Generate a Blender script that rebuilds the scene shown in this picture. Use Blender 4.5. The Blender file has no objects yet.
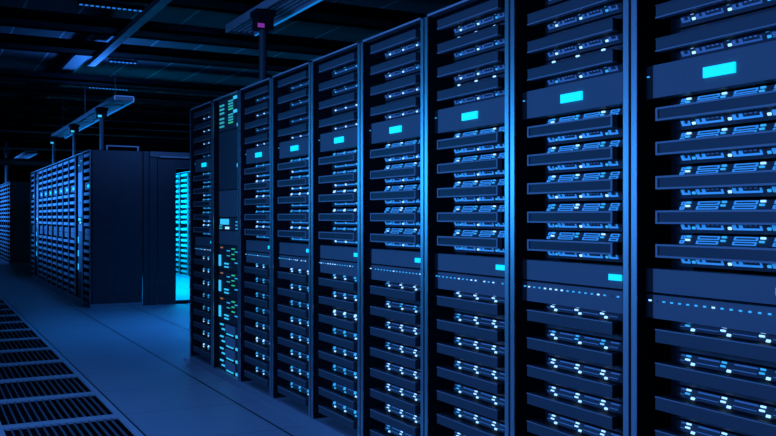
import bpy, math, random
random.seed(7)
S = bpy.context.scene
COL = S.collection
R = math.radians

# ------------------------------------------------------------------ materials
def mat(name, col, rough=.5, metal=0., noise=0., spec=.5, emit=None, es=0.):
    m = bpy.data.materials.new(name); m.use_nodes = True
    nt = m.node_tree; b = nt.nodes['Principled BSDF']
    b.inputs['Base Color'].default_value = (*col, 1)
    b.inputs['Roughness'].default_value = rough
    b.inputs['Metallic'].default_value = metal
    b.inputs['Specular IOR Level'].default_value = spec
    if emit:
        b.inputs['Emission Color'].default_value = (*emit, 1)
        b.inputs['Emission Strength'].default_value = es
    if noise:
        tc = nt.nodes.new('ShaderNodeTexCoord'); n = nt.nodes.new('ShaderNodeTexNoise')
        n.inputs['Scale'].default_value = 9; n.inputs['Detail'].default_value = 6
        r = nt.nodes.new('ShaderNodeMapRange')
        r.inputs['To Min'].default_value = 1 - noise; r.inputs['To Max'].default_value = 1 + noise
        mx = nt.nodes.new('ShaderNodeVectorMath'); mx.operation = 'SCALE'
        mx.inputs[0].default_value = col
        nt.links.new(tc.outputs['Object'], n.inputs['Vector'])
        nt.links.new(n.outputs['Fac'], r.inputs['Value'])
        nt.links.new(r.outputs['Result'], mx.inputs['Scale'])
        nt.links.new(mx.outputs['Vector'], b.inputs['Base Color'])
    return m

M = {}
M['black'] = mat('black_paint', (.006, .006, .007), .7, spec=.2)
M['case'] = mat('cabinet_steel', (.035, .035, .04), .5, noise=.25, spec=.25)
M['post'] = mat('post_steel', (.62, .62, .63), .32, metal=.95, noise=.05)
M['edge'] = mat('edge_steel', (.30, .30, .31), .5, noise=.1, spec=.3)
M['panel'] = mat('panel_steel', (.105, .105, .108), .55, noise=.06, spec=.3)
M['rim'] = mat('rim_plastic', (.20, .20, .205), .5, noise=.05, spec=.3)
M['bar'] = mat('bezel_plastic', (.048, .048, .05), .5, noise=.06, spec=.3)
M['inner'] = mat('bezel_recess', (.030, .030, .032), .5, noise=.06, spec=.3)
M['bevel'] = mat('bevel_plastic', (.05, .05, .053), .45, noise=.06, spec=.3)
M['plinth'] = mat('plinth_steel', (.20, .20, .21), .5, noise=.1, spec=.3)
M['bay'] = mat('bay_trim', (.30, .30, .32), .35, emit=(.012, .19, 1.), es=.09)  # faint glow stands in for weaker light on outer rows' trim
M['bay_lit'] = mat('bay_trim_glow', (.45, .45, .48), .35, emit=(.008, .30, 1.), es=.52)  # brighter trim: glow stands in for light falling on the middle rows
M['bay_dim'] = mat('bay_trim_dim', (.40, .40, .43), .35)
M['led'] = mat('led_white', (.3, .5, .6), .4, emit=(.28, .55, .9), es=1.75)
M['led_dim'] = mat('led_blue', (.2, .4, .5), .4, emit=(.03, .42, .85), es=.8)
M['lcd'] = mat('display_glass', (.1, .4, .5), .3, emit=(.0, .58, 1.), es=1.35)
M['cyan'] = mat('led_cyan', (.1, .4, .5), .4, emit=(.04, .58, .95), es=.9)
M['teal'] = mat('led_teal', (.1, .4, .4), .4, emit=(.03, .40, .42), es=.8)
M['green'] = mat('led_green', (.1, .5, .2), .4, emit=(.03, .55, .25), es=.8)
M['orange'] = mat('led_orange', (.5, .3, .1), .4, emit=(.55, .20, .03), es=.5)
M['pink'] = mat('led_magenta', (.4, .1, .3), .4, emit=(.35, .04, .45), es=.5)
M['grey'] = mat('module_steel', (.24, .24, .27), .5, noise=.08)
M['tray'] = mat('tray_steel', (.38, .38, .40), .4, noise=.1)
M['trayglow'] = mat('tray_edge_glow', (.3, .4, .5), .4, emit=(.0, .30, .90), es=.55)
M['strip'] = mat('ceiling_lamp', (.3, .4, .5), .4, emit=(.02, .22, .80), es=.75)
M['beam'] = mat('beam_paint', (.006, .006, .007), .85, noise=.2, spec=.05)
M['ctray'] = mat('galvanised_tray', (.15, .16, .17), .5, noise=.15)
M['pole'] = mat('pole_paint', (.05, .05, .055), .5, noise=.1)
M['vent'] = mat('vent_tile_steel', (.36, .36, .37), .5, noise=.08)
M['slot'] = mat('vent_bar_steel', (.11, .11, .115), .5, noise=.08)
M['pit'] = mat('underfloor_black', (.006, .006, .007), .9, spec=.1)

def grid_mat(name, base, seam, x0, px, wx, y0, py, wy, seam2, rough, noise):
    """tiles with seams every px / py metres, in object space"""
    m = bpy.data.materials.new(name); m.use_nodes = True
    nt = m.node_tree; b = nt.nodes['Principled BSDF']; L = nt.links.new
    tc = nt.nodes.new('ShaderNodeTexCoord'); sp = nt.nodes.new('ShaderNodeSeparateXYZ')
    L(tc.outputs['Object'], sp.inputs[0])
    def line(out, o, p, w):
        a = nt.nodes.new('ShaderNodeMath'); a.operation = 'SUBTRACT'; a.inputs[1].default_value = o - w/2
        L(out, a.inputs[0])
        c = nt.nodes.new('ShaderNodeMath'); c.operation = 'FLOORED_MODULO'; c.inputs[1].default_value = p
        L(a.outputs[0], c.inputs[0])
        d = nt.nodes.new('ShaderNodeMath'); d.operation = 'LESS_THAN'; d.inputs[1].default_value = w
        L(c.outputs[0], d.inputs[0]); return d.outputs[0]
    lx = line(sp.outputs['X'], x0, px, wx); ly = line(sp.outputs['Y'], y0, py, wy)
    n = nt.nodes.new('ShaderNodeTexNoise'); n.inputs['Scale'].default_value = 2.2; n.inputs['Detail'].default_value = 8
    L(tc.outputs['Object'], n.inputs['Vector'])
    r = nt.nodes.new('ShaderNodeMapRange'); r.inputs['To Min'].default_value = 1 - noise; r.inputs['To Max'].default_value = 1 + noise
    L(n.outputs['Fac'], r.inputs['Value'])
    v = nt.nodes.new('ShaderNodeVectorMath'); v.operation = 'SCALE'; v.inputs[0].default_value = base
    L(r.outputs[0], v.inputs['Scale'])
    m1 = nt.nodes.new('ShaderNodeMix'); m1.data_type = 'RGBA'
    L(ly, m1.inputs['Factor']); L(v.outputs[0], m1.inputs['A']); m1.inputs['B'].default_value = (*seam2, 1)
    m2 = nt.nodes.new('ShaderNodeMix'); m2.data_type = 'RGBA'
    L(lx, m2.inputs['Factor']); L(m1.outputs['Result'], m2.inputs['A']); m2.inputs['B'].default_value = (*seam, 1)
    L(m2.outputs['Result'], b.inputs['Base Color'])
    b.inputs['Roughness'].default_value = rough; b.inputs['Specular IOR Level'].default_value = .3
    return m

TX, TY, SX, SY = .685, .75, 1.05, 5.27        # floor tile pitch and seam origin
M['floor'] = grid_mat('raised_floor', (.30, .30, .31), (.02, .02, .02), SX, TX, .013, SY, TY, .010, (.15, .15, .155), .42, .06)
M['ceil'] = grid_mat('ceiling_tiles', (.07, .07, .075), (.34, .35, .37), 1.07, .617, .022, 1.2, 1.5, .02, (.05, .05, .05), .8, .25)
M['wall'] = mat('wall_paint', (.02, .02, .022), .8, noise=.2, spec=.1)

# ------------------------------------------------------------------ mesh helpers
class MB:
    def __init__(s): s.v = []; s.f = []; s.mi = []; s.mats = []
    def m(s, name):
        if name not in s.mats: s.mats.append(name)
        return s.mats.index(name)
    def hexa(s, p, name):                      # p: 8 points, bottom ring then top ring
        i = len(s.v); s.v += p; k = s.m(name)
        for q in ((0,3,2,1), (4,5,6,7), (0,1,5,4), (1,2,6,5), (2,3,7,6), (3,0,4,7)):
            s.f.append(tuple(i + j for j in q)); s.mi.append(k)
    def box(s, x0, x1, y0, y1, z0, z1, name):
        s.hexa([(x0,y0,z0),(x1,y0,z0),(x1,y1,z0),(x0,y1,z0),(x0,y0,z1),(x1,y0,z1),(x1,y1,z1),(x0,y1,z1)], name)
    def cyl(s, a, b, r, name, n=14):
        ax = [b[k]-a[k] for k in range(3)]; L = math.sqrt(sum(t*t for t in ax)); ax = [t/L for t in ax]
        u = (0,0,1) if abs(ax[2]) < .9 else (1,0,0)
        e = (ax[1]*u[2]-ax[2]*u[1], ax[2]*u[0]-ax[0]*u[2], ax[0]*u[1]-ax[1]*u[0])
        l = math.sqrt(sum(t*t for t in e)); e = [t/l for t in e]
        g = (ax[1]*e[2]-ax[2]*e[1], ax[2]*e[0]-ax[0]*e[2], ax[0]*e[1]-ax[1]*e[0])
        i = len(s.v); k = s.m(name)
        for c in (a, b):
            for j in range(n):
                t = 2*math.pi*j/n
                s.v.append(tuple(c[q] + r*(math.cos(t)*e[q] + math.sin(t)*g[q]) for q in range(3)))
        for j in range(n):
            j2 = (j+1) % n
            s.f.append((i+j, i+j2, i+n+j2, i+n+j)); s.mi.append(k)
        s.f.append(tuple(i+n-1-j for j in range(n))); s.mi.append(k)
        s.f.append(tuple(i+n+j for j in range(n))); s.mi.append(k)
    def mesh(s, name):
        me = bpy.data.meshes.new(name); me.from_pydata(s.v, [], s.f)
        for n in s.mats: me.materials.append(M[n])
        me.polygons.foreach_set('material_index', s.mi)
        me.update(); return me

def put(name, me, parent=None, loc=(0,0,0)):
    o = bpy.data.objects.new(name, me); COL.objects.link(o); o.location = loc
    if parent: o.parent = parent
    return o
def tag(o, label, cat, group=None, kind=None):
    o['label'] = label; o['category'] = cat
    if group: o['group'] = group
    if kind: o['kind'] = kind
    return o
def empty(name, loc):
    o = bpy.data.objects.new(name, None); COL.objects.link(o); o.location = loc
    o.empty_display_size = .1; return o
def struct(name, mb):
    o = put(name, mb.mesh(name)); o['kind'] = 'structure'; return o
def copy_tree(o, parent=None):
    c = o.copy(); COL.objects.link(c)
    if parent: c.parent = parent
    for ch in list(o.children): copy_tree(ch, c)
    return c

# ------------------------------------------------------------------ layout
D = 1.91            # front plane of the racks (they face -x)
P, H, DEP = .62, 2.012, .65
EYE = 1.154
REC = .0            # server bezels are flush with the posts
PREC = .025         # panels sit this far behind them
OFF = -.010
Y_FRONT0 = 6.984     # far end of the front row
Y_REAR0 = 11.65     # near end of the second row
Y_THIRD0 = 23.0

# ------------------------------------------------------------------ room
mb = MB(); mb.box(-5, .36, -4, 36, -.06, 0, 'floor'); mb.box(SX, 9, -4, 36, -.06, 0, 'floor')
mb.box(.36, SX, -4, 1.52, -.06, 0, 'floor'); mb.box(.36, SX, 21.77, 36, -.06, 0, 'floor')
mb.box(.36, SX, 1.52, 21.77, -.30, -.28, 'pit')
struct('floor', mb)
mb = MB(); mb.box(-5, 9, -4, 36, 3.6, 3.7, 'ceil'); struct('ceiling', mb)
mb = MB(); mb.box(-5.1, -5, -4, 36, -.3, 3.7, 'wall'); struct('wall_left', mb)
mb = MB(); mb.box(9, 9.1, -4, 36, -.3, 3.7, 'wall'); struct('wall_right', mb)
mb = MB(); mb.box(-5, 9, 36, 36.1, -.3, 3.7, 'wall'); struct('wall_back', mb)
mb = MB(); mb.box(-5, 9, -4.1, -4, -.3, 3.7, 'wall'); struct('wall_front', mb)
for i, y in enumerate((4.8, 6.5, 8.2, 9.95, 11.4, 14.2, 15.7, 17.4, 19.1, 20.8, 22.5, 24.2, 25.9, 27.6, 29.3, 31.)):
    mb = MB(); mb.box(-5, 9, y, y+.12, 3.25, 3.34, 'beam'); mb.box(-5, 9, y+.45, y+.57, 3.25, 3.34, 'beam')
    mb.box(-5, 9, y+.0, y+.57, 3.25, 3.27, 'beam')
    struct('ceiling_beam' if i == 0 else 'ceiling_beam.%03d' % i, mb)

# vented floor tiles: frame + grille, a column of them along the aisle
fr = MB(); gl = MB()
hx, hy = TX/2 - .002, TY/2 - .002
fr.box(-hx, hx, -hy, -hy+.045, -.012, 0, 'vent'); fr.box(-hx, hx, hy-.045, hy, -.012, 0, 'vent')
fr.box(-hx, -hx+.036, -hy+.045, hy-.045, -.012, 0, 'vent'); fr.box(hx-.036, hx, -hy+.045, hy-.045, -.012, 0, 'vent')
nb = 15
for k in range(1, nb):
    xx = -hx+.036 + (2*hx-.072)*k/nb
    gl.box(xx-.0028, xx+.0028, -hy+.045, hy-.045, -.016, -.002, 'slot')
frm, glm = fr.mesh('frame'), gl.mesh('grille')
names = ['first','second','third','fourth','fifth','sixth','seventh','eighth','ninth','tenth','eleventh','twelfth','thirteenth',
         'fourteenth','fifteenth','sixteenth','seventeenth','eighteenth','nineteenth','twentieth','twenty-first','twenty-second','twenty-third','twenty-fourth','twenty-fifth','twenty-sixth','twenty-seventh']
for i in range(27):
    y = 1.52 + TY*(i+.5)
    e = empty('vented_floor_tile', ((SX+.36)/2, y, 0))
    put('frame', frm, e); put('grille', glm, e)
    tag(e, '%s slotted metal vent tile set in the aisle floor, counting from the camera' % names[i], 'floor vent', 'vented floor tiles along the aisle')

# ------------------------------------------------------------------ rack
def rack_meshes():
    d = {}
    h = P/2 - .001
    b = MB(); b.box(.004, DEP, -h, -h+.012, .045, H-.006, 'black'); d['side'] = b.mesh('side_panel')
    b = MB(); b.box(.004, DEP, -h, -h+.012, .045, H-.006, 'case'); d['end'] = b.mesh('side_panel')
    b = MB(); b.box(0, DEP, -h, h, H-.006, H, 'black'); b.box(-.006, .03, -h+.03, h-.03, H-.006, H+.002, 'edge'); d['top'] = b.mesh('top_panel')
    b = MB(); b.box(-.004, DEP, -h, h, 0, .045, 'plinth'); d['base'] = b.mesh('plinth')
    b = MB(); b.box(DEP-.015, DEP, -h+.012, h-.012, .045, H-.006, 'black'); d['back'] = b.mesh('back_panel')
    def post(a, c):
        b = MB()
        b.hexa([(0,a,.045),(.03,a,.045),(.03,c,.045),(0,c,.045),(0,a,H-.006),(.03,a,H-.006),(.03,c,H-.006),(0,c,H-.006)], 'black')
        b.box(-.004, .0, a+(.005 if a < 0 else .001), c-(.005 if a > 0 else .001), .045, H-.006, 'post'); return b.mesh('front_post')
    d['post_near'] = post(-h, -h+.029); d['post_far'] = post(h-.029, h)
    # black mounting rails that hold the servers
    b = MB(); b.box(.03, .16, h-.029, h-.012, .045, H-.006, 'black'); b.box(.135, .16, OFF+.2005, h-.029, .045, H-.006, 'black'); d['rail_far'] = b.mesh('mounting_rail')
    b = MB(); b.box(.03, .16, -h+.012, -h+.029, .045, H-.006, 'black'); b.box(.135, .16, -h+.029, OFF-.2005, .045, H-.006, 'black'); d['rail_near'] = b.mesh('mounting_rail')
    return d
RM = rack_meshes()
far_side = MB(); far_side.box(.004, DEP, P/2-.013, P/2-.001, .045, H-.006, 'black'); far_side = far_side.mesh('side_panel')
def rack(yc, label, group, x=D, end_far=False, end_near=False):
    e = empty('server_rack', (x, yc, 0))
    put('side_panel', RM['end' if end_near else 'side'], e); put('side_panel', far_side, e)
    put('top_panel', RM['top'], e); put('plinth', RM['base'], e); put('back_panel', RM['back'], e)
    put('front_post', RM['post_near'], e); put('front_post', RM['post_far'], e)
    put('mounting_rail', RM['rail_far'], e); put('mounting_rail', RM['rail_near'], e)
    if end_far:
        b = MB(); b.box(-.03, .3, P/2-.001, P/2+.07, 0, .02, 'tray'); put('foot_plate', b.mesh('foot_plate'), e)
    return tag(e, label, 'server rack', group)

# ------------------------------------------------------------------ servers
HB, BXA, BX, BZ0, BZ1 = .2185, .056, .014, .0195, .046
def bev(y0, y1, t0, t1, hgt, top):
    """8 points of a slab lying on the sloping upper / lower face of a server"""
    n = math.hypot(BX, BZ1-BZ0); nx, nz = -(BZ1-BZ0)/n, BX/n
    sg = 1 if top else -1
    def p(t, y, h): return (BXA + BX*t + nx*h, y, sg*(BZ0 + (BZ1-BZ0)*t + nz*h))
    lo = [p(t0,y0,-.001), p(t1,y0,-.001), p(t1,y1,-.001), p(t0,y1,-.001)]
    hi = [p(t0,y0,hgt), p(t1,y0,hgt), p(t1,y1,hgt), p(t0,y1,hgt)]
    return lo + hi if top else hi + lo
def chassis_mesh():
    b = MB()
    b.hexa([(BXA,-.172,-BZ0),(BXA+BX,-.188,-BZ1),(BXA+BX,.188,-BZ1),(BXA,.172,-BZ0),(BXA,-.172,BZ0),(BXA+BX,-.188,BZ1),(BXA+BX,.188,BZ1),(BXA,.172,BZ0)], 'bevel')
    b.box(BXA+BX, .52, -.20, .20, -BZ1, BZ1, 'black'); b.box(.02, BXA, -HB, HB, -BZ0, BZ0, 'black')
    return b.mesh('chassis')
def bezel_mesh(style):  # light on the bezel edges is put into the rim colour, less on dim rows
    b = MB()
    if style == 'rim':
        w = .0055
        b.box(0, .02, -HB, HB, BZ0-w, BZ0, 'rim'); b.box(0, .02, -HB, HB, -BZ0, -BZ0+w, 'rim')
        b.box(0, .02, -HB, -HB+.008, -BZ0+w, BZ0-w, 'rim'); b.box(0, .02, HB-.008, HB, -BZ0+w, BZ0-w, 'rim')
        b.box(.004, .02, -HB+.008, HB-.008, -BZ0+w, BZ0-w, 'inner')
    elif style == 'top':
        w = .004
        b.box(0, .02, -HB, HB, -BZ0, -BZ0+w, 'rim'); b.box(.002, .02, -HB, HB, -BZ0+w, BZ0, 'bar')
        b.box(0, .02, -HB, HB, BZ0-w, BZ0, 'bar')
    else:
        b.box(0, .02, -HB, HB, -BZ0, BZ0, 'bar'); b.box(-.002, .004, -HB, HB, BZ0-.003, BZ0, 'rim')
    return b.mesh('bezel')
BAYS = [(.142,.174), (.022,.118), (-.106,-.01), (-.178,-.138)]     # y ranges of the four bays
def top_bay(y0, y1, m):
    b = MB()
    for (a, c) in ((.08,.42), (.56,.92)):
        b.hexa(bev(y0, y1, a, a+.085, .0022, True), m); b.hexa(bev(y0, y1, c-.085, c, .0022, True), m)
        b.hexa(bev(y0, y0+.006, a, c, .0022, True), m); b.hexa(bev(y1-.006, y1, a, c, .0022, True), m)
    return b.mesh('drive_bay')
def thin_bay(y0, y1, m):
    b = MB()
    b.hexa(bev(y0, y1, .76, .9, .0016, True), m); b.hexa(bev(y0, y1, .28, .36, .0012, True), m)
    return b.mesh('drive_bay')
def low_bay(y0, y1, m):
    b = MB(); w = y1 - y0
    b.hexa(bev(y0, y1, .40, .58, .0022, False), m)
    b.hexa(bev(y0, y0+.006, .12, .44, .0022, False), m); b.hexa(bev(y1-.012, y1, .06, .44, .0022, False), m)
    if w > .06:
        b.hexa(bev(y1-.034, y1-.022, .06, .40, .0022, False), m)
        for k in range(3):
            q = y0 + .014 + .016*k
            b.hexa(bev(q, q+.010, .04, .16, .0016, False), 'bay_dim')
    return b.mesh('drive_bay')
def led(y, t, wy, wt, m, top):
    b = MB(); b.hexa(bev(y-wy/2, y+wy/2, t-wt/2, t+wt/2, .004, top), m); return b.mesh('status_light')
CH = chassis_mesh(); BZ = {s: bezel_mesh(s) for s in ('rim','top','plain')}
BAYT = [(.163,.180), (.040,.118), (-.088,-.010), (-.180,-.140)]
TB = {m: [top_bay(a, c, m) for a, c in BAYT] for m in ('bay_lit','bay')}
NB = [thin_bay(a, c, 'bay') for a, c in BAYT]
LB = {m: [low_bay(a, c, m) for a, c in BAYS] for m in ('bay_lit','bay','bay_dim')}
GY = (.128, 0., -.128)
LED = {}
for m in ('led', 'led_dim'):
    for i, y in enumerate(GY):
        LED['u1', m, i] = led(y+.024, .46, .016, .16, m, True)
        LED['u2', m, i] = led(y+.024, .83, .016, .16, m, True)
        LED['u3', m, i] = led(y, .10, .012, .24, m, True)
        LED['v1', m, i] = led(y, .40, .0105, .24, m, False)
        LED['v2', m, i] = led(y, -.15, .010, .22, m, False)
def choose(p): return 'led' if random.random() < p else 'led_dim'
def server_variant(kind, seed):
    random.seed(seed)
    e = empty('rack_server', (0,0,0))
    put('chassis', CH, e)
    put('bezel', BZ[{'mid':'rim','top':'top','low':'plain'}[kind]], e)
    if kind == 'mid':
        for q in range(4):
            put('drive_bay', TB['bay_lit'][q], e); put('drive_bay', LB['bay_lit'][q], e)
        for i in range(3):
            put('status_light', LED['u1', choose(.4), i], e); put('status_light', LED['u2', choose(.4), i], e)
            put('status_light', LED['v1', 'led' if i == 1 else choose(.3), i], e)
    elif kind == 'top':
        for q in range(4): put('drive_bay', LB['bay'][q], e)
        for i in range(3):
            put('status_light', LED['v1', choose(.75), i], e)
            if random.random() < .5: put('status_light', LED['v2', choose(.3), i], e)
            if seed % 3 == 0: put('status_light', LED['u2', choose(.5), i], e)
    else:
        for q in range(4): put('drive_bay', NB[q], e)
        for i in range(3):
            put('status_light', LED['u1', choose(.65), i], e); put('status_light', LED['u2', choose(.8), i], e)
            put('status_light', LED['u3', 'led', i], e)
    return e
def small_variant(kind, seed):
    """same server, further off: each cluster of lights is one part"""
    random.seed(seed)
    e = empty('rack_server', (0,0,0))
    put('chassis', CH, e); put('bezel', BZ[{'mid':'rim','top':'top','low':'plain'}[kind]], e)
    def add(name, m, *slabs):
        for q in slabs:
            b = MB(); b.hexa(bev(*q), m); put(name, b.mesh(name), e)
    for a, c in BAYS[1:3]:
        if kind == 'low': add('drive_bay', 'bay', (a, c, .76, .9, .0016, True))
        else:
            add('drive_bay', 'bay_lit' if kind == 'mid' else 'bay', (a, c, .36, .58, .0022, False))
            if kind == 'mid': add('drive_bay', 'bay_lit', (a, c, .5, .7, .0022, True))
    for i, y in enumerate(GY):
        if kind == 'low':
            add('status_light', choose(.4), (y+.013, y+.033, .42, .92, .004, True)); add('status_light', choose(.6), (y-.008, y+.007, 0, .26, .004, True))
        elif kind == 'mid':
            add('status_light', choose(.3), (y+.013, y+.032, .4, .8, .004, True)); add('status_light', choose(.3), (y-.007, y+.007, .25, .55, .004, False))
        else:
            add('status_light', choose(.45), (y-.006, y+.006, .28, .52, .004, False))
            if random.random() < .4: add('status_light', 'led_dim', (y-.006, y+.006, -.2, .0, .004, False))
    return e
# one-piece server for the second row
def tiny_server():
    b = MB()
    b.hexa([(BXA,-.172,-BZ0),(BXA+BX,-.188,-BZ1),(BXA+BX,.188,-BZ1),(BXA,.172,-BZ0),(BXA,-.172,BZ0),(BXA+BX,-.188,BZ1),(BXA+BX,.188,BZ1),(BXA,.172,BZ0)], 'bevel')
    b.box(BXA+BX, .52, -.20, .20, -BZ1, BZ1, 'black'); b.box(.02, BXA, -HB, HB, -BZ0, BZ0, 'black'); b.box(0, .02, -HB, HB, -BZ0, BZ0, 'rim')
    return b
TOPZ = [1.9565, 1.8555, 1.757, 1.659]
MIDZ = [1.4555, 1.355, 1.2545, 1.1535, 1.055]
LOWZ = [.8055 - .0988*i for i in range(8)]

pool = {}
for k in ('top','mid','low'):
    pool[k] = [server_variant(k, 10*s + len(k) + 3) for s in range(5)]
    pool['s'+k] = [small_variant(k, 50 + s) for s in range(4)]
used = set()
def take(key, n):
    src = pool[key][n % len(pool[key])]
    if src.name in used: return copy_tree(src)
    used.add(src.name); return src

# ------------------------------------------------------------------ panels of a rack
h_in = .279
def display_panel_meshes():
    d = {}
    b = MB(); b.box(0, .05, -.248, .243, -.049, .049, 'panel'); d['plate'] = b.mesh('faceplate')
    b = MB(); b.box(.006, .05, .243, h_in, -.049, .049, 'black'); d['ear'] = b.mesh('mounting_ear')
    b = MB(); b.box(.002, .0065, .262, .270, .016, .020, 'led_dim'); d['dot'] = b.mesh('indicator')
    b = MB(); b.box(-.007, .002, -.061, .047, -.016, .013, 'lcd'); d['lcd'] = b.mesh('display')
    b = MB(); b.box(0, .05, -.248, .243, -.035, .035, 'panel'); d['plateA'] = b.mesh('faceplate')
    b = MB(); b.box(.006, .05, .243, h_in, -.035, .035, 'black'); d['earA'] = b.mesh('mounting_ear')
    b = MB(); b.box(-.006, .002, -.246, -.190, -.010, .009, 'lcd'); d['lampA'] = b.mesh('display')
    for v in range(3):
        random.seed(70 + v)
        for i in range(17):
            y = .259 - .488*i/16
            m = 'led' if random.random() < .3 else ('led_dim' if random.random() < .85 else 'panel')
            b = MB(); b.box(-.003 if i else .002, .0065, y-.0045, y+.0045, .0145, .019, m); d['led', v, i] = b.mesh('indicator')
    return d
PM = display_panel_meshes()
def display_panel(x, yc, label, group):
    e = empty('display_panel', (x, yc, 1.5575))
    put('faceplate', PM['plate'], e); put('mounting_ear', PM['ear'], e); put('indicator', PM['dot'], e); put('display', PM['lcd'], e)
    return tag(e, label, 'rack panel', group)
def status_panel(x, yc, label, group):
    e = empty('status_panel', (x, yc, .9643))
    put('faceplate', PM['plateA'], e); put('mounting_ear', PM['earA'], e); put('display', PM['lampA'], e)
    return tag(e, label, 'rack panel', group)
def dotted_panel(x, yc, v, label, group, few=False):
    e = empty('indicator_panel', (x, yc, .887))
    put('faceplate', PM['plateA'], e); put('mounting_ear', PM['earA'], e)
    for i in range(17):
        put('indicator', PM['led', v, i], e)
    return tag(e, label, 'rack panel', group)

# ------------------------------------------------------------------ network cabinet devices
def dev(name, cat, label, group, x, yc, z0, z1, bits, rec=.03, small=False, plate='panel'):
    """a device filling the rack's width between z0 and z1; bits: (part, u0, u1, za, zb, material), u counted from the far side"""
    e = empty(name, (x+rec, yc, z0))
    W = 2*h_in - .06
    b = MB(); b.box(0, .1, -h_in+.03, h_in-.03, 0, z1-z0-.004, plate); f = put('faceplate', b.mesh('faceplate'), e)
    b = MB(); b.box(.01, .05, h_in-.03, h_in, 0, z1-z0-.004, 'black'); put('mounting_ear', b.mesh('mounting_ear'), e)
    b = MB(); b.box(.01, .05, -h_in, -h_in+.03, 0, z1-z0-.004, 'black'); put('mounting_ear', b.mesh('mounting_ear'), e)
    for (part, u0, u1, za, zb, m) in bits:
        b = MB(); b.box(-.006 if part != 'cover' else -.015, .004, h_in-.03-W*u1, h_in-.03-W*u0, za-z0, zb-z0, m); put(part, b.mesh(part), e)
    return tag(e, label, cat, group)
def network_rack(x, yc, where, group, full=True):
    bits = []
    for g, zt in ((0, 1.962), (1, 1.866)):
        for r in range(3):
            z = zt - .028*r; bits.append(('port_light', .06, .25, z-.007, z+.005, 'teal'))
        for r in range(4):
            z = zt + .012 - .019*r; bits.append(('port_light', .47, .66, z-.004, z+.005, 'green' if r == 3 else 'teal'))
        bits.append(('status_light', .70, .84, zt+.016, zt+.036, 'cyan'))
    bits.append(('status_light', .86, .98, 1.782, 1.804, 'cyan'))
    dev('network_switch', 'network switch', 'network switch with teal and green port lights at top of %s' % where, group, x, yc, 1.775, 2.005, bits if full else bits[6:9]+bits[-2:], plate='bar')
    dev('storage_unit', 'storage unit', 'tall plain dark storage unit with one cyan lamp in %s' % where, group, x, yc, 1.35, 1.773, [('status_light', .86, .98, 1.50, 1.525, 'cyan')], plate='bar' if full else 'rim')
    dev('blank_panel', 'rack panel', 'plain blank panel above the console unit in %s' % where, group, x, yc, 1.155, 1.348, [], plate='panel' if full else 'rim')
    bits = [('display', .09, .47, 1.10, 1.14, 'cyan'), ('status_light', .33, .48, 1.068, 1.084, 'led')]
    if full:
        bits += [('status_light', .05, .15, 1.085, 1.093, 'teal'), ('status_light', .05, .15, 1.068, 1.076, 'teal')]
        bits += [('status_light', .8, .92, 1.068+.024*k, 1.076+.024*k, 'led_dim') for k in range(3)]
    dev('console_unit', 'console unit', 'console unit with small cyan screen and lamps in %s' % where, group, x, yc, 1.06, 1.153, bits, plate='bar')
    dev('blank_panel', 'rack panel', 'plain blank panel below the console unit in %s' % where, group, x, yc, .955, 1.058, [], plate='panel' if full else 'rim')
    for k, o in enumerate(('upper', 'middle', 'lower')):
        z = .77 - .185*k
        bits = [('light_bar', .02, .10, z+.028, z+.108, 'cyan')]
        if full:
            bits += [('status_light', .10, .19, z+.158, z+.167, 'orange'), ('status_light', .28, .46, z+.045, z+.055, 'cyan'), ('status_light', .28, .46, z+.022, z+.031, 'cyan'),
                     ('status_light', .62, .74, z+.155, z+.163, 'green'), ('status_light', .62, .72, z+.118, z+.125, 'green'), ('status_light', .62, .74, z+.085, z+.092, 'green'),
                     ('status_light', .76, .92, z+.138, z+.144, 'led_dim'), ('status_light', .40, .52, z+.140, z+.147, 'led_dim'), ('status_light', .40, .52, z+.105, z+.111, 'teal'), ('status_light', .76, .92, z+.06, z+.067, 'led_dim')]
        dev('router', 'router', '%s router with cyan light bar and small lamps in %s' % (o, where), group, x, yc, z, z+.183, bits, plate='inner' if full else 'panel')
    for k, o in enumerate(('topmost', 'second', 'third', 'lowest')):
        z = .308 - .087*k
        bits = []
        if full:
            bits = [('cover', .38, .76, z+.024, z+.080, 'grey'), ('status_light', .08, .22, z+.062, z+.072, 'cyan'), ('status_light', .16, .30, z+.03, z+.04, 'cyan'),
                    ('status_light', .38, .68, z+.008, z+.015, 'cyan'), ('status_light', .80, .96, z+.006, z+.024, 'cyan')]
        dev('power_module', 'power module', '%s power module with small grey cover in %s' % (o, where), group, x, yc, z, z+.085, bits, plate='inner')

# ------------------------------------------------------------------ front row
# index 0 is the far end, 8 the near end
where = ['end rack beside the cross aisle', 'network rack', 'seventh rack from near end', 'sixth rack from near end', 'fifth rack from near end',
         'fourth rack from near end', 'third rack from near end', 'second rack from near end', 'front row near-end rack']
rl = ['dark rack at the far end of the front row, beside cross aisle', 'front row rack full of network gear with green and cyan lights',
      'seventh dark rack from the near end of the front row', 'sixth dark rack from the near end of the front row', 'fifth dark rack from the near end of the front row',
      'fourth dark rack from the near end of the front row', 'third dark rack from the near end of the front row', 'second dark rack from the near end of the front row',
      'dark rack at the near end of the front row, cut by the photo edge']
n = 0
def fill_servers(yc, where_, group, key, jit):
    global n
    x = D + REC
    k0 = n
    for k, zs, nm in (('top', TOPZ, '%s server above the lit display panel'), ('mid', MIDZ, '%s server below the lit display panel'), ('low', LOWZ, '%s server below the indicator panel')):
        for i, z in enumerate(zs):
            j = len(zs) - 1 - i if k == 'top' else i
            o = take(key + k, random.Random(n*31 + jit).randrange(100)); n += 1
            o.location = (x, yc + OFF, z)
            tag(o, ('dark blue ' + nm + ' in %s') % (names[j], where_), 'server', group)
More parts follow.
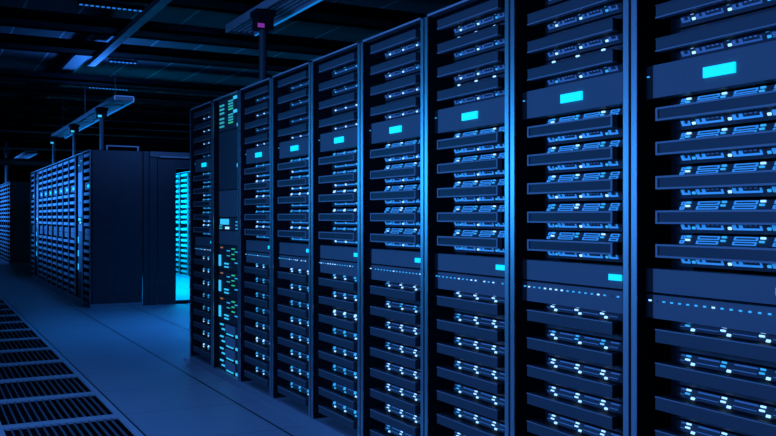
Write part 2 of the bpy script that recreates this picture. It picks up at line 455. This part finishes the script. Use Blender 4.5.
for i in range(9):
    yc = Y_FRONT0 - P*(i+.5)
    rack(yc, rl[i], 'server racks of the front row', end_far=(i == 0))
    if i == 1:
        network_rack(D, yc, 'front row network rack', 'network gear of the front row'); continue
    fill_servers(yc, where[i], 'servers of the front row', '' if i >= 5 else 's', i)
    display_panel(D+PREC, yc, 'blue panel with bright cyan display in %s' % where[i], 'display panels of the front row')
    status_panel(D+PREC, yc, 'plain blue panel with small cyan lamp in %s' % where[i], 'lamp panels of the front row')
    dotted_panel(D+PREC, yc, i % 3, 'blue panel with a row of tiny lights in %s' % where[i], 'indicator panels of the front row')

# ------------------------------------------------------------------ second row (eleven racks behind the cross aisle)
tm = {}
for v in range(4):
    for k in ('top','mid','low'):
        random.seed(200 + v)
        b = tiny_server(); y0 = -.10
        if k == 'low':
            if v < 3: b.hexa(bev(y0-.02, y0+.02, .1, .9, .004, True), 'led_dim' if v else 'cyan')
        elif k == 'mid': 
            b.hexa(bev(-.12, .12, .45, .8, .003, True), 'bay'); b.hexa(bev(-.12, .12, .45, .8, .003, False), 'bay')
        elif v == 0: b.hexa(bev(y0-.015, y0+.015, .2, .8, .004, False), 'led_dim')
        tm[k, v] = b.mesh('rack_server')
b = MB(); b.box(0, .05, -h_in, h_in, -.049, .049, 'panel'); pl_d = b.mesh('display_panel')
b = MB(); b.box(-.007, .002, -.060, .050, -.020, .017, 'lcd'); pl_l = b.mesh('display')
b = MB(); b.box(0, .05, -h_in, h_in, -.035, .035, 'panel'); pl_a = b.mesh('status_panel')
b = MB(); b.box(-.007, .002, -.241, -.16, -.014, .012, 'cyan'); pl_b = b.mesh('display')
ord_ = names
cnt = 0
for i in range(11):
    yc = Y_REAR0 + P*(i+.5)
    wh = 'second row %s rack' % ord_[i]
    rack(yc, '%s rack of the second row behind the cross aisle, counted from its dark end' % ord_[i], 'server racks of the second row', end_near=(i == 0))
    if i in (1, 9):
        network_rack(D, yc, wh, 'network gear of the second row', full=False); continue
    z = [('top', q) for q in TOPZ] + [('mid', q) for q in MIDZ] + [('low', q) for q in LOWZ]
    for j, (k, q) in enumerate(z):
        o = put('rack_server', tm[k, random.Random(cnt*7+3).randrange(4)], None, (D+REC, yc+OFF, q)); cnt += 1
        tag(o, 'small blue-lit server, %s from top, in %s behind cross aisle' % (ord_[j], wh), 'server', 'servers of the second row')
    o = put('display_panel', pl_d, None, (D+PREC, yc, 1.5575)); put('display', pl_l, o)
    tag(o, 'blue panel with cyan display in %s behind cross aisle' % wh, 'rack panel', 'display panels of the second row')
    o = put('status_panel', pl_a, None, (D+PREC, yc, .9643)); put('display', pl_b, o)
    tag(o, 'plain blue panel with cyan lamp in %s behind cross aisle' % wh, 'rack panel', 'lamp panels of the second row')
    o = put('blank_panel', pl_a, None, (D+PREC, yc, .887))
    tag(o, 'plain blank blue panel in %s behind cross aisle' % wh, 'rack panel', 'blank panels of the second row')

# ------------------------------------------------------------------ farthest racks: third block and the bright inner aisle
def far_servers(label, centres, group):
    """servers past the first three hundred: one object"""
    big = MB()
    for (x, yc) in centres:
        for k, zs in (('top', TOPZ), ('mid', MIDZ), ('low', LOWZ)):
            for z in zs + ([1.56] if k == 'top' else [.92] if k == 'mid' else []):
                for (x0, x1, a, c, z0, z1, m) in ((0,.02,-HB,HB,-BZ0,BZ0,'rim'), (.02,.078,-.19,.19,-.03,.03,'bevel'), (.078,.5,-.20,.20,-BZ1,BZ1,'black')):
                    big.box(x+REC+x0, x+REC+x1, yc+OFF+a, yc+OFF+c, z+z0, z+z1, m)
    o = put('rack_servers', big.mesh('rack_servers'))
    return tag(o, label, 'servers', group, 'stuff')
t3 = [Y_THIRD0 + P*(i+.5) for i in range(7)]
for i, y in enumerate(t3): rack(y, '%s rack of the farthest row at the end of the aisle' % ord_[i], 'server racks of the farthest row', end_near=(i == 0))
far_servers('dim blue servers filling the farthest row of racks', [(D, y) for y in t3], 'servers of the farthest row')
XI = 4.46
ti = [15.2 + P*(i+.5) for i in range(5)]
for i, y in enumerate(ti): rack(y, '%s bright cyan rack seen through the doorway of the inner aisle' % ord_[i], 'server racks of the inner aisle', x=XI)
far_servers('bright cyan lit servers seen through the inner aisle doorway', [(XI, y) for y in ti], 'servers of the inner aisle')

# ------------------------------------------------------------------ aisle end wall beside the second row
e = empty('aisle_end_wall', (2.562, Y_REAR0, 0))
def part(name, x0, x1, y0, y1, z0, z1, m):
    b = MB(); b.box(x0-2.562, x1-2.562, y0, y1, z0, z1, m); return put(name, b.mesh(name), e)
part('narrow_panel', 2.572, 2.640, -.005, .05, 0, 2.01, 'case')
part('door_jamb', 2.652, 2.752, .0, .05, 0, 1.93, 'case')
b = MB()
b.box(2.764-2.562, 3.0-2.562, .01, .05, 0, 1.93, 'case'); b.box(3.0-2.562, 4.3-2.562, .01, .05, 1.80, 1.93, 'case'); b.box(3.0-2.562, 4.3-2.562, .01, .05, 0, .045, 'black')
b.box(3.75-2.562, 4.3-2.562, .01, .05, .045, 1.80, 'case')
put('door_panel', b.mesh('door_panel'), e)
b = MB(); b.box(2.652-2.562, 4.3-2.562, -.03, .05, 1.945, 2.01, 'panel'); b.box(2.78-2.562, 4.3-2.562, -.04, -.03, 1.935, 1.955, 'edge'); put('header', b.mesh('header'), e)
tag(e, 'dark metal aisle end wall with a doorway showing bright cyan racks', 'partition')
# rail on top of the second row's end
e = empty('guard_rail', (2.30, Y_REAR0+.05, H))
b = MB()
b.box(-.19, -.17, -.02, .02, 0, .055, 'edge'); b.box(.20, .22, -.02, .02, 0, .055, 'edge'); put('bracket', b.mesh('bracket'), e)
b = MB(); b.box(-.19, .22, -.015, .015, .05, .065, 'edge'); put('rail', b.mesh('rail'), e)
tag(e, 'thin metal rail on the top edge of the second row', 'rail')

# ------------------------------------------------------------------ overhead: troughs, poles, cable tray, lights
def trough(y0, y1, label):
    e = empty('light_trough', (2.33, y0, 2.66)); L = y1 - y0
    b = MB(); b.box(-.12, .12, 0, L, .05, .06, 'tray'); put('cover', b.mesh('cover'), e)
    b = MB()
    for k in range(6):
        xx = -.11 + .22*k/5; b.box(xx-.008, xx+.008, .01, L-.01, .012, .05, 'tray')
    put('louvre', b.mesh('louvre'), e)
    for s in (-1, 1):
        b = MB(); b.box(s*.12-.008, s*.12+.008, 0, L, 0, .06, 'tray'); put('side_rail', b.mesh('side_rail'), e)
    for yy in (0, L-.012):
        b = MB(); b.box(-.112, .112, yy, yy+.012, 0, .05, 'pole'); put('end_plate', b.mesh('end_plate'), e)
    b = MB(); b.box(.113, .129, .02, L-.02, -.008, -.0005, 'trayglow'); put('edge_glow', b.mesh('edge_glow'), e)  # added glow that gives the trough its bright cyan edge
    for k in range(max(2, int(L/2.4)+1)):
        yy = .6 + (L-1.2)*k/max(1, int(L/2.4))
        b = MB(); b.box(-.004, .004, yy-.004, yy+.004, .06, .94, 'pole'); put('hanger_rod', b.mesh('hanger_rod'), e)
    return tag(e, label, 'light trough', 'light troughs above the rack rows')
trough(1.6, 6.98, 'louvred metal light trough hanging above the front row')
trough(11.66, 17.8, 'blue louvred light trough hanging above the second row')
trough(22.4, 26.5, 'small louvred light trough hanging above the farthest row')
def pole(y, label, lamp='cyan', x=2.17):
    e = empty('support_pole', (x, y, H))
    b = MB(); b.cyl((0,0,.0), (0,0,.63), .028, 'pole'); put('tube', b.mesh('tube'), e)
    b = MB(); b.box(-.06, .06, -.06, .06, .48, .575, 'black'); b.box(-.072, .072, -.072, .072, .575, .615, 'black'); put('clamp', b.mesh('clamp'), e)
    b = MB(); b.box(-.06, -.01, -.0605, -.055, .485, .515, lamp); put('lamp', b.mesh('lamp'), e)
    b = MB(); b.box(-.06, .06, -.06, .06, 0, .01, 'pole'); put('foot', b.mesh('foot'), e)
    return tag(e, label, 'pole', 'poles standing on the racks')
pole(6.0, 'dark pole with a magenta lamp standing on the front row', 'pink')
pole(12.35, 'dark pole on the second row nearest its dark end panel')
pole(14.75, 'middle dark pole of three on the second row')
pole(17.2, 'dark pole at the far end of the second row')
e = empty('pillar', (2.14, 26.6, H)); b = MB(); b.cyl((0,0,0), (0,0,3.25-H), .065, 'pole', 20); put('shaft', b.mesh('shaft'), e)
b = MB(); b.box(-.09,.09,-.09,.09,.9,1.02,'pole'); put('collar', b.mesh('collar'), e)
tag(e, 'stout dark pole rising from the farthest row to the ceiling', 'pillar')
# cable tray over the row
e = empty('cable_tray', (2.02, 3, 3.42))
for x0 in (-.10, .08):
    b = MB(); b.box(x0, x0+.02, 7.7, 22, 0, .06, 'ctray'); put('side_rail', b.mesh('side_rail'), e)
b = MB(); b.box(-.08, .08, 7.7, 22, 0, .01, 'ctray'); put('tray_floor', b.mesh('tray_floor'), e)
tag(e, 'long cable tray lying across the beams above the rack row', 'cable tray')
e = empty('cable_duct', (2.045, 3, 3.19))
b = MB(); b.box(-.048, .048, 0, 9.4, 0, .06, 'ctray'); put('duct', b.mesh('duct'), e)
for k in range(3):
    b = MB(); b.box(-.05, .05, 1.0+3.4*k, 1.04+3.4*k, .055, .07, 'beam'); put('clip', b.mesh('clip'), e)
tag(e, 'narrow blue-lit cable duct fixed under the ceiling beams', 'cable duct')
for (y, x0, x1, lb) in ((10.43, 1.57, 2.34, 'dotted blue ceiling light strip highest in view'), (14.03, 2.57, 3.0, 'dotted blue ceiling light strip beyond the long cable tray'),
                        (17.05, 2.75, 3.5, 'farthest dotted blue ceiling light strip above the second row')):
    e = empty('ceiling_light_strip', (x0, y, 3.6)); L = x1 - x0
    b = MB(); b.box(0, L, -.03, .03, -.04, 0, 'beam'); put('housing', b.mesh('housing'), e)
    b = MB(); k = 0.02
    while k < L - .03: b.box(k, k+.035, -.012, .012, -.052, -.04, 'strip'); k += .06
    put('lamps', b.mesh('lamps'), e)
    tag(e, lb, 'ceiling light', 'dotted ceiling light strips')
# pipes crossing beyond the second row
for i, (y, z, r, lb) in enumerate(((20.4, 2.62, .03, 'thin upper pipe crossing the aisle beyond the second row'), (22.0, 2.42, .09, 'thick pipe crossing the aisle beyond the second row'), (20.0, 2.95, .025, 'thin pipe high under the ceiling beyond the second row'))):
    b = MB(); b.cyl((-5.0, y, z), (9.0, y, z), r, 'pole'); o = put('pipe', b.mesh('pipe')); tag(o, lb, 'pipe', 'pipes crossing the far aisle')

# ------------------------------------------------------------------ lights
BLUE = (.065, .25, 1.)
def area(name, loc, rot, sx, sy, power, col=BLUE, spread=180):
    l = bpy.data.lights.new(name, 'AREA'); l.shape = 'RECTANGLE'; l.size = sx; l.size_y = sy
    l.energy = power; l.color = col; l.spread = R(spread)
    o = bpy.data.objects.new(name, l); COL.objects.link(o); o.location = loc; o.rotation_euler = rot
    return o
from mathutils import Vector
def aim(name, loc, to, sx, sy, power, col=BLUE, spread=180):
    q = (Vector(to) - Vector(loc)).to_track_quat('-Z', 'Y').to_euler()
    return area(name, loc, q, sx, sy, power, col, spread)
# added area lights, unseen, in place of glow from racks across the aisle
aim('aisle_fill', (-1.5, 2.6, 1.45), (1.9, 2.6, 1.45), 2.4, .7, 150)
aim('aisle_fill_beyond', (-1.6, 8.0, 1.62), (1.9, 3.1, 1.35), 2.2, .9, 8.5, (.015, .33, 1.), spread=75)
aim('aisle_fill_far', (-.4, 15.2, 1.6), (1.9, 15.2, 1.45), 6., .5, 190, (.03, .25, 1.), spread=60)
aim('aisle_fill_end', (-1.0, 25.0, 1.5), (1.9, 25, 1.5), 3, .6, 120, (.03, .24, 1.), spread=60)
# added fill lights with no visible fitting
area('floor_fill_near', (.5, 5.2, 3.2), (0, 0, 0), 1.6, 2.6, 20, spread=110)  # added to brighten the aisle floor
aim('inner_aisle_fill', (2.75, 16.6, 1.45), (4.46, 16.6, 1.3), 3., .8, 300, (.0, .46, 1.), spread=85)  # added to brighten the cyan racks from the side
area('inner_aisle_overhead', (3.5, 14.5, 2.0), (0, 0, 0), .8, 4., 260, (.0, .40, 1.), spread=120)
area('doorway_spill_fill', (3.0, 9.2, 2.4), (0, 0, 0), .8, 1.4, 60, (.02, .24, 1.), spread=130)  # stands in for light spilling out of the doorway onto the floor
aim('end_panel_fill', (2.9, 8.8, 3.1), (2.5, 11.65, 2.3), .4, .4, 6, spread=50)  # added to light the upper part of the end panel
area('ceiling_fill', (2.33, 13.5, 2.78), (R(180), 0, 0), .2, 1.7, 34, (.03, .22, 1.))  # added to light the ceiling patch over the trough

# master servers that no rack took
for key in pool:
    for src in pool[key]:
        if src.name not in used:
            for ch in list(src.children): bpy.data.objects.remove(ch)
            bpy.data.objects.remove(src)

w = bpy.data.worlds.new('World'); S.world = w; w.use_nodes = True
w.node_tree.nodes['Background'].inputs[0].default_value = (.0, .002, .01, 1)
w.node_tree.nodes['Background'].inputs[1].default_value = .2

# ------------------------------------------------------------------ camera
cam = bpy.data.cameras.new('Camera'); co = bpy.data.objects.new('Camera', cam); COL.objects.link(co)
F, TH = 882, 27.95
cam.sensor_width = 36; cam.lens = F*36/776; cam.shift_y = -1/776
co.location = (0, 0, EYE); co.rotation_euler = (R(90), 0, R(-TH)); cam.clip_start = .05; cam.clip_end = 200
S.camera = co
S.view_settings.view_transform = 'Standard'; S.view_settings.look = 'None'
S.view_settings.exposure = 0; S.view_settings.gamma = 1; S.view_settings.use_curve_mapping = False
